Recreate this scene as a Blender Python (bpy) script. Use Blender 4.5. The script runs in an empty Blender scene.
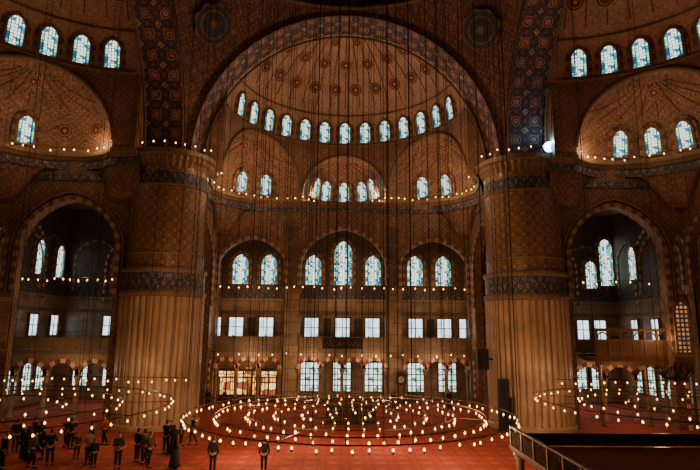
import bpy, math, random
from mathutils import Vector, Matrix
from mathutils.geometry import tessellate_polygon
random.seed(7)
S=bpy.context.scene; COL=S.collection
pi=math.pi; sin=math.sin; cos=math.cos; sqrt=math.sqrt; rad=math.radians

# ------------------------------------------------------------ materials
def newmat(name):
    m=bpy.data.materials.new(name); m.use_nodes=True
    nt=m.node_tree; b=nt.nodes['Principled BSDF']; return m,nt,b
def plain(name,col,rough=.6,metal=0,noise=.25,scale=3.0):
    m,nt,b=newmat(name); b.inputs['Roughness'].default_value=rough; b.inputs['Metallic'].default_value=metal
    n=nt.nodes.new('ShaderNodeTexNoise'); n.inputs['Scale'].default_value=scale; n.inputs['Detail'].default_value=4
    tc=nt.nodes.new('ShaderNodeTexCoord'); nt.links.new(tc.outputs['Object'],n.inputs['Vector'])
    r=nt.nodes.new('ShaderNodeValToRGB'); a=1-noise; c=1+noise
    r.color_ramp.elements[0].position=.3; r.color_ramp.elements[1].position=.7
    r.color_ramp.elements[0].color=(col[0]*a,col[1]*a,col[2]*a,1); r.color_ramp.elements[1].color=(min(col[0]*c,1),min(col[1]*c,1),min(col[2]*c,1),1)
    nt.links.new(n.outputs['Fac'],r.inputs['Fac']); nt.links.new(r.outputs['Color'],b.inputs['Base Color'])
    return m
def emis(name,col,st,sampling='NONE'):
    m,nt,b=newmat(name); b.inputs['Base Color'].default_value=(*col,1)
    b.inputs['Emission Color'].default_value=(*col,1); b.inputs['Emission Strength'].default_value=st
    try: m.cycles.emission_sampling=sampling
    except Exception: pass
    return m
def mathn(nt,op,a,b=None,c=None):
    n=nt.nodes.new('ShaderNodeMath'); n.operation=op
    for i,x in enumerate((a,b,c)):
        if x is None: continue
        if isinstance(x,(int,float)): n.inputs[i].default_value=x
        else: nt.links.new(x,n.inputs[i])
    return n.outputs[0]
def mix(nt,f,a,b,bt='MIX'):
    n=nt.nodes.new('ShaderNodeMix'); n.data_type='RGBA'; n.blend_type=bt
    for s,x in ((n.inputs['Factor'],f),(n.inputs['A'],a),(n.inputs['B'],b)):
        if isinstance(x,(int,float)): s.default_value=x
        elif isinstance(x,tuple): s.default_value=(*x,1) if len(x)==3 else x
        else: nt.links.new(x,s)
    return n.outputs['Result']
def uvn(nt,sx=1,sy=1,ox=0,oy=0,wob=0):
    u=nt.nodes.new('ShaderNodeUVMap'); mp=nt.nodes.new('ShaderNodeMapping')
    mp.inputs['Scale'].default_value=(sx,sy,1); mp.inputs['Location'].default_value=(ox,oy,0)
    nt.links.new(u.outputs['UV'],mp.inputs['Vector'])
    if not wob: return mp.outputs['Vector']
    n=nt.nodes.new('ShaderNodeTexNoise'); n.noise_dimensions='2D'; n.inputs['Scale'].default_value=2.6; n.inputs['Detail'].default_value=1.5
    nt.links.new(mp.outputs['Vector'],n.inputs['Vector'])
    s1=nt.nodes.new('ShaderNodeVectorMath'); s1.operation='SUBTRACT'; nt.links.new(n.outputs['Color'],s1.inputs[0]); s1.inputs[1].default_value=(.5,.5,.5)
    s2=nt.nodes.new('ShaderNodeVectorMath'); s2.operation='SCALE'; nt.links.new(s1.outputs[0],s2.inputs[0]); s2.inputs['Scale'].default_value=wob
    s3=nt.nodes.new('ShaderNodeVectorMath'); s3.operation='ADD'; nt.links.new(mp.outputs['Vector'],s3.inputs[0]); nt.links.new(s2.outputs[0],s3.inputs[1])
    return s3.outputs[0]
def sepuv(nt):
    u=nt.nodes.new('ShaderNodeUVMap'); s=nt.nodes.new('ShaderNodeSeparateXYZ'); nt.links.new(u.outputs['UV'],s.inputs[0]); return s
def voro(nt,vec,rnd=0.0,feature='F1'):
    v=nt.nodes.new('ShaderNodeTexVoronoi'); v.voronoi_dimensions='2D'; v.feature=feature
    v.inputs['Scale'].default_value=1; v.inputs['Randomness'].default_value=rnd
    nt.links.new(vec,v.inputs['Vector']); return v
def ramp(nt,fac,stops,interp='CONSTANT'):
    r=nt.nodes.new('ShaderNodeValToRGB'); cr=r.color_ramp; cr.interpolation=interp
    cr.elements[0].position=stops[0][0]; cr.elements[0].color=(*stops[0][1],1)
    cr.elements[1].position=stops[1][0]; cr.elements[1].color=(*stops[1][1],1)
    for p,c in stops[2:]:
        e=cr.elements.new(p); e.color=(*c,1)
    nt.links.new(fac,r.inputs['Fac']); return r.outputs['Color']
def ornament(name,base,mid,acc,sx=.5,sy=.5,fine=3.0,finemix=.45,rough=.55,dirt=.5,wob=.45):
    m,nt,b=newmat(name); b.inputs['Roughness'].default_value=rough
    v=voro(nt,uvn(nt,sx,sy,0,0,wob))
    big=ramp(nt,v.outputs['Distance'],[(0,acc),(.07,mid),(.13,acc),(.22,mid),(.26,base),(.42,acc),(.46,base),(.58,mid),(.64,acc)])
    v2=voro(nt,uvn(nt,sx*fine,sy*fine,.5,.5,wob))
    sm=ramp(nt,v2.outputs['Distance'],[(0,mid),(.16,base),(.33,acc),(.42,base),(.56,mid)])
    c=mix(nt,finemix,big,sm)
    n=nt.nodes.new('ShaderNodeTexNoise'); n.inputs['Scale'].default_value=.6; n.inputs['Detail'].default_value=5
    tc=nt.nodes.new('ShaderNodeTexCoord'); nt.links.new(tc.outputs['Object'],n.inputs['Vector'])
    d=ramp(nt,n.outputs['Fac'],[(.25,(1-dirt,)*3),(.75,(1.0,1.0,1.0))],'LINEAR')
    nt.links.new(mix(nt,1.0,c,d,'MULTIPLY'),b.inputs['Base Color'])
    return m
M={}
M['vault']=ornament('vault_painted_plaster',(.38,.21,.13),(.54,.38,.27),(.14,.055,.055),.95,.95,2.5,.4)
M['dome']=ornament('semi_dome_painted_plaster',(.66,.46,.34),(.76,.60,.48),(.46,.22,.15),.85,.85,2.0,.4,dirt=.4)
M['pend']=ornament('pendentive_painted_plaster',(.22,.095,.06),(.46,.32,.23),(.05,.045,.07),.85,.85,2.4,.35)
M['soffit']=ornament('arch_blue_tracery',(.07,.08,.125),(.72,.58,.45),(.36,.065,.035),.68,.68,2.0,.2,wob=.2)
M['archband']=ornament('arch_front_fine_tracery',(.20,.085,.055),(.50,.36,.26),(.05,.055,.085),.60,.60,2.0,.3,wob=.3)
M['screen']=ornament('wall_floral_tile',(.24,.12,.07),(.44,.29,.18),(.08,.06,.065),.9,.9,2.4,.45)
M['tile']=ornament('wall_blue_tile',(.11,.07,.055),(.24,.165,.115),(.05,.05,.065),1.0,1.0,2.5,.5)
M['pier_up']=ornament('pier_diaper_tile',(.29,.14,.08),(.60,.42,.27),(.075,.055,.055),1.25,1.25,2,.2,rough=.35,dirt=.35,wob=.25)
M['band']=ornament('inscription_band_blue_gold',(.04,.06,.12),(.60,.46,.26),(.03,.04,.10),1.6,1.0,2.3,.3,wob=.8)
M['cornice']=ornament('cornice_stone_carved',(.28,.18,.11),(.44,.31,.20),(.11,.07,.045),2.0,2.0,2,.4,wob=0)
M['lattice']=ornament('pierced_marble_lattice',(.34,.24,.16),(.56,.42,.29),(.04,.025,.015),2.0,2.0,2,.15,wob=0)
M['latwood']=ornament('carved_wood_lattice',(.24,.12,.06),(.36,.20,.10),(.045,.02,.01),2.0,2.0,2,.2,wob=0)
M['arcwall']=ornament('arcade_painted_plaster',(.42,.28,.185),(.54,.40,.28),(.22,.12,.08),1.2,1.2,2,.4)
M['dred']=plain('painted_dark_red',(.20,.045,.03),.6)
M['crm']=plain('painted_cream',(.56,.42,.30),.6)
M['dblue']=plain('painted_dark_blue',(.045,.055,.10),.6)
M['faint']=plain('faded_gilt_paint',(.20,.13,.08),.6)
M['railbrown']=plain('brown_carved_marble',(.15,.09,.05),.5,0,.3,6)
def marble(name,c1,c2,c3,brick=True,streak=False):
    m,nt,b=newmat(name); b.inputs['Roughness'].default_value=.38
    tc=nt.nodes.new('ShaderNodeTexCoord'); n=nt.nodes.new('ShaderNodeTexNoise'); n.inputs['Scale'].default_value=.55; n.inputs['Detail'].default_value=9; n.inputs['Distortion'].default_value=1.2
    if streak: n.inputs['Scale'].default_value=.35
    nt.links.new(tc.outputs['Object'],n.inputs['Vector'])
    col=ramp(nt,n.outputs['Fac'],[(.3,c1),(.5,c2),(.72,c3)],'LINEAR')
    if not brick:
        nt.links.new(col,b.inputs['Base Color']); return m
    br=nt.nodes.new('ShaderNodeTexBrick'); br.inputs['Scale'].default_value=1; br.inputs['Brick Width'].default_value=1.7; br.inputs['Row Height'].default_value=1.1; br.inputs['Mortar Size'].default_value=.025
    br.inputs['Color1'].default_value=(1,1,1,1); br.inputs['Color2'].default_value=(.78,.76,.74,1); br.inputs['Mortar'].default_value=(.35,.3,.28,1)
    nt.links.new(uvn(nt),br.inputs['Vector'])
    nt.links.new(mix(nt,1.0,col,br.outputs['Color'],'MULTIPLY'),b.inputs['Base Color']); return m
M['marble']=marble('wall_marble_panels',(.22,.155,.11),(.38,.28,.195),(.54,.41,.295))
M['pier_low']=marble('pier_warm_marble',(.33,.215,.13),(.44,.30,.19),(.55,.39,.255),False,True)
def stripes(name,a,b_,k):
    m,nt,b=newmat(name); b.inputs['Roughness'].default_value=.6
    s=sepuv(nt)
    f=mathn(nt,'GREATER_THAN',mathn(nt,'FRACT',mathn(nt,'MULTIPLY',s.outputs[0],k)),.5)
    nt.links.new(mix(nt,f,a,b_),b.inputs['Base Color']); return m
M['vouss']=stripes('voussoir_red_cream',(.66,.52,.39),(.24,.045,.03),1.35)
M['vousd']=stripes('moulding_striped_dark',(.35,.225,.14),(.16,.08,.055),1.2)
def carpet():
    m,nt,b=newmat('carpet_red_woven'); b.inputs['Roughness'].default_value=.9
    v=voro(nt,uvn(nt,.8,.8,0,0,.3)); c=ramp(nt,v.outputs['Distance'],[(0,(.62,.24,.12)),(.12,(.40,.03,.016)),(.22,(.14,.02,.03)),(.28,(.54,.045,.022)),(.5,(.42,.03,.016)),(.6,(.64,.18,.09))],'LINEAR')
    v2=voro(nt,uvn(nt,2.4,2.4,0,0,.3)); c2=ramp(nt,v2.outputs['Distance'],[(0,(.34,.03,.022)),(.2,(.64,.085,.04)),(.5,(.44,.035,.018))],'LINEAR')
    s=sepuv(nt)
    fr=mathn(nt,'FRACT',mathn(nt,'MULTIPLY',s.outputs[1],.8))
    f=mathn(nt,'MULTIPLY',mathn(nt,'LESS_THAN',fr,.22),.75); f2=mathn(nt,'MULTIPLY',mathn(nt,'COMPARE',fr,.11,.04),.6)
    c3=mix(nt,.5,c2,c); c4=mix(nt,f,c3,(.11,.014,.018)); c4=mix(nt,f2,c4,(.64,.24,.14))
    n=nt.nodes.new('ShaderNodeTexNoise'); n.inputs['Scale'].default_value=.25; n.inputs['Detail'].default_value=5
    tc=nt.nodes.new('ShaderNodeTexCoord'); nt.links.new(tc.outputs['Object'],n.inputs['Vector'])
    d=ramp(nt,n.outputs['Fac'],[(.3,(.62,.60,.60)),(.7,(1.0,1.0,1.0))],'LINEAR')
    nt.links.new(mix(nt,1.0,c4,d,'MULTIPLY'),b.inputs['Base Color']); return m
M['carpet']=carpet()
def glass(name,cols,st,sx,sy,half=None,bord=None,lead=.09,rnd=.3):
    m,nt,b=newmat(name); b.inputs['Base Color'].default_value=(.02,.02,.02,1)
    vec=uvn(nt,sx,sy); v=voro(nt,vec,rnd); hue=nt.nodes.new('ShaderNodeSeparateColor'); nt.links.new(v.outputs['Color'],hue.inputs[0])
    c=ramp(nt,hue.outputs[0],cols)
    if half:
        s=sepuv(nt); ax=mathn(nt,'ABSOLUTE',s.outputs[0])
        c2=ramp(nt,hue.outputs[1],bord)
        c=mix(nt,mathn(nt,'GREATER_THAN',ax,half*.62),c,c2)
        fr=mathn(nt,'ABSOLUTE',mathn(nt,'SUBTRACT',mathn(nt,'FRACT',mathn(nt,'MULTIPLY',s.outputs[1],1/(half*1.25))),.5))
        dd=mathn(nt,'ADD',mathn(nt,'MULTIPLY',fr,half*1.25),mathn(nt,'MULTIPLY',ax,.9))
        c=mix(nt,mathn(nt,'LESS_THAN',dd,half*.28),c,(1.0,1.0,.92))
        c=mix(nt,mathn(nt,'COMPARE',ax,half*.62,half*.05),c,(.01,.03,.05))
    if lead:
        e=voro(nt,vec,rnd,'DISTANCE_TO_EDGE')
        c=mix(nt,mathn(nt,'LESS_THAN',e.outputs['Distance'],lead),c,(.01,.02,.03))
    nt.links.new(c,b.inputs['Emission Color']); b.inputs['Emission Strength'].default_value=st
    return m
G1=[(0,(.70,1.0,.95)),(.2,(.12,.45,.50)),(.34,(.95,1.0,.78)),(.5,(.02,.16,.26)),(.6,(.40,.85,.55)),(.72,(.95,.66,.25)),(.80,(.9,1,.95)),(.93,(.03,.13,.28))]
B1=[(0,(.04,.28,.36)),(.25,(.30,.75,.46)),(.42,(.015,.07,.14)),(.6,(.60,.92,.80)),(.78,(.70,.34,.09)),(.86,(.05,.32,.16))]
M['gl_st']=glass('stained_glass_pale',G1,2.1,4.6,4.6,.52,B1,.09,.3)
M['gl_st2']=glass('stained_glass_blue',G1,2.4,4.2,4.2,.82,B1,.09,.3)
M['gl_day']=glass('window_glass_daylight',[(0,(.66,.88,.96)),(.4,(.85,.98,1.0)),(.8,(.48,.72,.82))],2.2,1.6,1.6,lead=0)
M['gl_gnd']=glass('window_glass_garden',[(0,(.80,.97,1.0)),(.36,(.50,.72,.60)),(.55,(.97,1.,1.)),(.78,(.12,.24,.16))],2.4,2.0,2.0,lead=0,rnd=.8)
M['gl_warm']=glass('glass_lit_yellow',[(0,(1.,.50,.10)),(.35,(.8,.30,.05)),(.55,(1.,.70,.28)),(.8,(.30,.05,.02))],2.4,1.4,1.4,lead=.06,rnd=.4)
M['gl_gold']=glass('lattice_gold_dim',[(0,(.8,.30,.07)),(.4,(.6,.2,.05)),(.7,(.8,.42,.15))],.7,3,3,lead=.2,rnd=0)
M['frame']=plain('window_plaster_frame',(.22,.14,.085))
M['wood']=plain('dark_walnut_wood',(.08,.04,.022),.45)
M['woodmid']=plain('carved_brown_wood',(.20,.095,.045),.5)
M['black']=plain('black_cabinet',(.006,.006,.007),.6)
M['grille']=plain('black_speaker_grille',(.010,.010,.012),.8,0,.5,60)
M['iron']=plain('wrought_iron',(.03,.02,.015),.5,.6)
M['brass']=plain('aged_dark_ring',(.06,.035,.02),.5,.3)
M['gold']=plain('gold_leaf',(.30,.18,.06),.5,.4)
M['white']=plain('clock_enamel',(.7,.68,.6),.4)
M['bulb']=emis('lamp_bulb_warm',(1.0,.52,.14),7.5)
M['flood']=emis('floodlight_lens',(.25,.75,1.0),14)
M['cup']=plain('lamp_glass_cup',(.30,.17,.07),.15)
M['skin']=plain('skin',(.36,.20,.13),.55,0,.05)
M['hair']=plain('hair_dark',(.02,.014,.01),.7)
M['eye']=plain('eye_dark',(.02,.015,.012),.3)
M['skinshoe']=plain('sock_dark',(.02,.02,.022),.8)
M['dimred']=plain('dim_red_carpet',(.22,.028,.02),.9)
cl=[('c_black',(.006,.006,.008)),('c_navy',(.008,.010,.024)),('c_red',(.30,.018,.018)),('c_grey',(.035,.033,.033)),('c_brown',(.06,.03,.018)),('c_blue',(.03,.05,.11)),('c_olive',(.04,.04,.022)),('c_cream',(.24,.19,.13))]
for n,c in cl: M[n]=plain('cloth_'+n[2:],c,.85,0,.2,8)

# ------------------------------------------------------------ mesh builder
class MB:
    def __init__(s): s.v=[];s.f=[];s.m=[];s.uv=[]
    def add(s,vs,fs,mat=0,uvs=None):
        o=len(s.v); s.v+=[tuple(p) for p in vs]
        for f in fs:
            s.f.append([i+o for i in f]); s.m.append(mat)
            s.uv.append([uvs[i] for i in f] if uvs else None)
        return s
    def box(s,c,d,mat=0,rz=0):
        x,y,z=d[0]/2,d[1]/2,d[2]/2; vs=[]
        for a in (-x,x):
            for b in (-y,y):
                for e in (-z,z):
                    vs.append((c[0]+a*cos(rz)-b*sin(rz),c[1]+a*sin(rz)+b*cos(rz),c[2]+e))
        return s.add(vs,[(0,1,3,2),(4,6,7,5),(0,4,5,1),(2,3,7,6),(0,2,6,4),(1,5,7,3)],mat)
    def lathe(s,prof,n=16,c=(0,0,0),mat=0,fn=None,us=1.0):
        vs=[];uvs=[];L=0
        for j,(r,z) in enumerate(prof):
            if j: L+=math.hypot(r-prof[j-1][0],z-prof[j-1][1])
            for i in range(n+1):
                a=2*pi*i/n; rr=r*(fn(a,z) if fn else 1)
                vs.append((c[0]+rr*cos(a),c[1]+rr*sin(a),c[2]+z)); uvs.append((i/n*2*pi*us,L))
        fs=[(j*(n+1)+i,j*(n+1)+i+1,(j+1)*(n+1)+i+1,(j+1)*(n+1)+i) for j in range(len(prof)-1) for i in range(n)]
        return s.add(vs,fs,mat,uvs)
    def grid(s,fn,us,vs_,mat=0,uvf=None):
        vs=[];uvs=[]
        for v in vs_:
            for u in us: vs.append(fn(u,v)); uvs.append(uvf(u,v) if uvf else (u,v))
        n=len(us)
        fs=[(j*n+i,j*n+i+1,(j+1)*n+i+1,(j+1)*n+i) for j in range(len(vs_)-1) for i in range(n-1)]
        return s.add(vs,fs,mat,uvs)
    def tube(s,pts,r,n=6,mat=0,closed=False,cap=True):
        P=[Vector(p) for p in pts]; N=len(P); vs=[];uvs=[];L=0
        R=r if isinstance(r,(list,tuple)) else [r]*N
        for i,p in enumerate(P):
            if closed: t=P[(i+1)%N]-P[i-1]
            else: t=P[min(i+1,N-1)]-P[max(i-1,0)]
            t.normalize(); up=Vector((0,0,1)) if abs(t.z)<.9 else Vector((1,0,0))
            a=t.cross(up).normalized(); b=a.cross(t)
            if i: L+=(P[i]-P[i-1]).length
            for k in range(n):
                q=2*pi*k/n; vs.append(p+a*cos(q)*R[i]+b*sin(q)*R[i]); uvs.append((L,k/n))
        fs=[]
        for i in range(N if closed else N-1):
            for k in range(n):
                fs.append((i*n+k,i*n+(k+1)%n,((i+1)%N)*n+(k+1)%n,((i+1)%N)*n+k))
        if not closed and cap: fs.append(tuple(range(n))[::-1]); fs.append(tuple((N-1)*n+k for k in range(n)))
        return s.add(vs,fs,mat,uvs)
    def prism(s,loops,y0,t,mat=0,mp=None):
        mp=mp or (lambda x,y,z:(x,y,z))
        tris=tessellate_polygon([[Vector((p[0],p[1],0)) for p in l] for l in loops])
        flat=[p for l in loops for p in l]; n=len(flat)
        vs=[mp(p[0],y0,p[1]) for p in flat]+[mp(p[0],y0+t,p[1]) for p in flat]
        uvs=[(p[0],p[1]) for p in flat]*2
        fs=[tuple(a) for a in tris]+[tuple(i+n for i in a[::-1]) for a in tris]
        s.add(vs,fs,mat,uvs)
        vs2=[];fs2=[];uv2=[]
        for l in loops:
            L=0
            for i in range(len(l)):
                a=l[i]; b=l[(i+1)%len(l)]; d=math.hypot(a[0]-b[0],a[1]-b[1]); k=len(vs2)
                vs2+=[mp(a[0],y0,a[1]),mp(b[0],y0,b[1]),mp(b[0],y0+t,b[1]),mp(a[0],y0+t,a[1])]
                uv2+=[(L,0),(L+d,0),(L+d,t),(L,t)]; L+=d; fs2.append((k,k+1,k+2,k+3))
        return s.add(vs2,fs2,mat,uv2)
    def band(s,pts,w,y,mat=0,mp=None,t=.12):
        mp=mp or (lambda x,y,z:(x,y,z)); N=len(pts); out=[]
        for i,p in enumerate(pts):
            a=pts[max(i-1,0)]; b=pts[min(i+1,N-1)]; tx,tz=b[0]-a[0],b[1]-a[1]; l=math.hypot(tx,tz) or 1
            out.append((p[0]-tz/l*w,p[1]+tx/l*w))
        vs=[];uvs=[];L=0
        for i in range(N):
            if i: L+=math.hypot(pts[i][0]-pts[i-1][0],pts[i][1]-pts[i-1][1])
            vs+=[mp(pts[i][0],y,pts[i][1]),mp(out[i][0],y,out[i][1]),mp(out[i][0],y+t,out[i][1]),mp(pts[i][0],y+t,pts[i][1])]
            uvs+=[(L,0),(L,w),(L,w+t),(L,-t)]
        fs=[]
        for i in range(N-1):
            for k in range(4): fs.append((4*i+k,4*i+(k+1)%4,4*i+4+(k+1)%4,4*i+4+k))
        return s.add(vs,fs,mat,uvs)
    def mesh(s,name,mats,smooth=False):
        me=bpy.data.meshes.new(name); me.from_pydata(s.v,[],s.f)
        for mm in mats: me.materials.append(M[mm] if isinstance(mm,str) else mm)
        uvl=me.uv_layers.new(name='UVMap')
        for i,p in enumerate(me.polygons):
            p.material_index=s.m[i]; p.use_smooth=smooth
            if s.uv[i]:
                for k,li in enumerate(p.loop_indices): uvl.data[li].uv=s.uv[i][k]
            else:
                nx,ny,nz=[abs(q) for q in p.normal]
                for li,vi in zip(p.loop_indices,p.vertices):
                    v=me.vertices[vi].co
                    uvl.data[li].uv=(v.x,v.y) if nz>=nx and nz>=ny else ((v.y,v.z) if nx>=ny else (v.x,v.z))
        return me
    def build(s,name,mats,parent=None,smooth=False):
        ob=bpy.data.objects.new(name,s.mesh(name,mats,smooth)); COL.objects.link(ob)
        if parent: ob.parent=parent
        return ob
def tag(o,label=None,cat=None,group=None,kind=None):
    if label:o['label']=label
    if cat:o['category']=cat
    if group:o['group']=group
    if kind:o['kind']=kind
    return o
def empty(name,loc=(0,0,0)):
    e=bpy.data.objects.new(name,None); COL.objects.link(e); e.empty_display_size=.3; e.location=loc; return e
def arch(c,w,zb,zs,h,n=20):
    p=[(c-w/2,zb)]
    for i in range(n+1):
        a=pi*i/n; p.append((c-w/2*cos(a),zs+h*(.84*sin(a)+.16*(1-abs(cos(a))))))
    p.append((c+w/2,zb)); return p
def lin(a,b,n): return [a+(b-a)*i/n for i in range(n+1)]

# ------------------------------------------------------------ camera
F=540.0
cam=bpy.data.cameras.new('camera'); cam.sensor_width=36; cam.lens=F/700*36; cam.clip_end=300
co=bpy.data.objects.new('camera',cam); COL.objects.link(co)
CMW=Matrix.Translation((-.5,0,7))@Matrix.Rotation(rad(-1.2),4,'Z')@Matrix.Rotation(rad(100),4,'X')@Matrix.Rotation(rad(.5),4,'Z')
co.matrix_world=CMW; S.camera=co
CI=CMW.inverted()
def inview(p,m=60):
    q=CI@Vector(p)
    if q.z>-1: return False
    x=350-q.x/q.z*F; y=235+q.y/q.z*F
    return -m<x<700+m and -m<y<470+m

DC=Vector((0,28,0))
def side(k): return Matrix.Translation(DC)@Matrix.Rotation(rad(90*k),4,'Z')   # 0 far, 1 left, -1 right
SN={0:'far',1:'left',-1:'right'}

# ------------------------------------------------------------ windows
WC={}; WN=[0]
def window_mesh(kind,w,h,gl):
    key=(kind,w,h,gl)
    if key in WC: return WC[key]
    fb=MB(); gb=MB()
    if kind=='arch':
        hh=w*.68 if gl!='gl_gnd' else w*.5
        ou=arch(0,w+.36,-.16,h-hh,hh+.22,16); inn=arch(0,w,0,h-hh,hh,16)
        fb.prism([ou,inn],-.22,.22,0)
        gb.prism([inn],-.08,.04,0)
        fb.band(arch(0,w+.36,0,h-hh,hh+.22,16),.22,-.10,1)
        if gl=='gl_gnd':
            nx=2; nz=5
            for i in range(1,nx+1):
                x=-w/2+w*i/(nx+1); t=h-hh+hh*.9*sqrt(1-(2*x/w)**2); fb.box((x,-.12,t/2),(.07,.05,t),2)
            for i in range(1,nz):
                z=h*i/nz; ww=w if z<h-hh else w*.8; fb.box((0,-.12,z),(ww,.05,.07),2)
    else:
        ou=[(-w/2-.16,-.16),(w/2+.16,-.16),(w/2+.16,h+.16),(-w/2-.16,h+.16)]; inn=[(-w/2,0),(w/2,0),(w/2,h),(-w/2,h)]
        fb.prism([ou,inn],-.22,.22,0); gb.prism([inn],-.08,.04,0)
        if gl=='gl_gnd': nx,nz,t=3,5,.10
        else: nx,nz,t=1,2,.08
        for i in range(1,nx+1): fb.box((-w/2+w*i/(nx+1),-.12,h/2),(t,.05,h),2)
        for i in range(1,nz): fb.box((0,-.12,h*i/nz),(w,.05,t),2)
    WC[key]=(fb.mesh('window_frame',['frame','vousd','iron']),gb.mesh('stained_glass' if kind=='arch' else 'window_glass',[gl])); return WC[key]
def window(mw,kind='arch',w=1.1,h=2.0,gl='gl_st',label=None):
    if not inview(mw@Vector((0,0,h/2))): return
    f,g=window_mesh(kind,w,h,gl); WN[0]+=1
    o=bpy.data.objects.new('window_%d'%WN[0],f); COL.objects.link(o); o.matrix_world=mw
    c=bpy.data.objects.new('stained_glass' if kind=='arch' else 'window_glass',g); COL.objects.link(c); c.parent=o
    tag(o,label or ('arched stained-glass window of pale blue panes' if kind=='arch' else 'rectangular daylight window with dark iron grille'),'window',None,'structure')

# ------------------------------------------------------------ vault geometry
CY=15.5; R0=10.3; ZS=20.9; ZT=25.8; ZC=20.3; DH=8.6
EX=[(0,4.1),(rad(52),5.0),(rad(-52),5.0)]; KD=.9; VS=.96; TX=.5
ENV=[(0,13.7),(10,13.4),(22,12.2),(34,13.7),(48,14.2),(60,13.8),(72,12.4),(82,11.6),(90,11.2)]
def env(th):
    d=min(abs(math.degrees(th)),90)
    for (a,r),(b,s) in zip(ENV,ENV[1:]):
        if d<=b: t=(d-a)/(b-a); t=t*t*(3-2*t); return r+(s-r)*t
    return ENV[-1][1]
def base_r(th,z):
    t=min(1,max(0,(z-ZC)/(ZT-ZC))); t=sin(t*pi/2)**TX
    return env(th)*(1-t)+R0*t
def rr(th,z):
    r=base_r(th,z)
    for t0,a in EX:
        u=(th-t0)*R0; v=max(z-ZS,0)/VS; q=a*a-u*u-v*v
        if q>0: r=max(r,R0+KD*sqrt(q))
    return r
def sp(th,z,dr=0):
    r=rr(th,z)+dr; return (r*sin(th),CY+r*cos(th),z)
def dome_r(z): return R0*sqrt(max(0,1-((z-ZT)/DH)**2))
def frame_at(th,z,r,k,h=0,cap=.5):
    e=.03
    a=Vector(sp(th-e,z)); b=Vector(sp(th+e,z)); t=(b-a); t.z=0; t.normalize()
    out=Vector((-t.y,t.x,0)); p=Vector(sp(th,z)); 
    if out.dot(p-Vector((0,CY,z)))<0: out=-out
    x=Vector((out.y,-out.x,0)); tilt=0
    if h:
        best=0
        for f in (.5,.8,1.0):
            for dd in (-.04,0,.04):
                p2=Vector(sp(th+dd,z+h*f)); p1=Vector(sp(th+dd,z)); best=max(best,math.atan2((p1-p2).dot(out),h*f))
        tilt=min(best,cap)
        r+=max(0,(math.tan(best)-math.tan(tilt))*h*.9)
    m=Matrix(((x.x,out.x,0,p.x-out.x*r),(x.y,out.y,0,p.y-out.y*r),(0,0,1,z),(0,0,0,1)))
    return side(k)@m@Matrix.Rotation(tilt,4,'X')
def disc(bb,c,n,r):
    n=Vector(n).normalized(); a=n.cross(Vector((0,0,1)))
    if a.length<.1:a=Vector((1,0,0))
    a.normalize(); q=n.cross(a); c=Vector(c)
    for r0,r1,mi in [(0,.2,1),(.2,.62,0),(.62,.70,1),(.70,.92,0),(.92,1.0,1)]:
        vs=[];N=32
        for i in range(N):
            w=2*pi*i/N; sc=1+(.07*cos(8*w) if r1==1.0 else 0)
            for rad_,lift in ((r0,.03),(r1*sc,.03)): vs.append(c+n*lift*(2-r1)+a*cos(w)*rad_*r+q*sin(w)*rad_*r)
        fs=[(2*i,2*i+1,(2*((i+1)%N))+1,2*((i+1)%N)) for i in range(N)]
        bb.add(vs,fs,mi)

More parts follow.
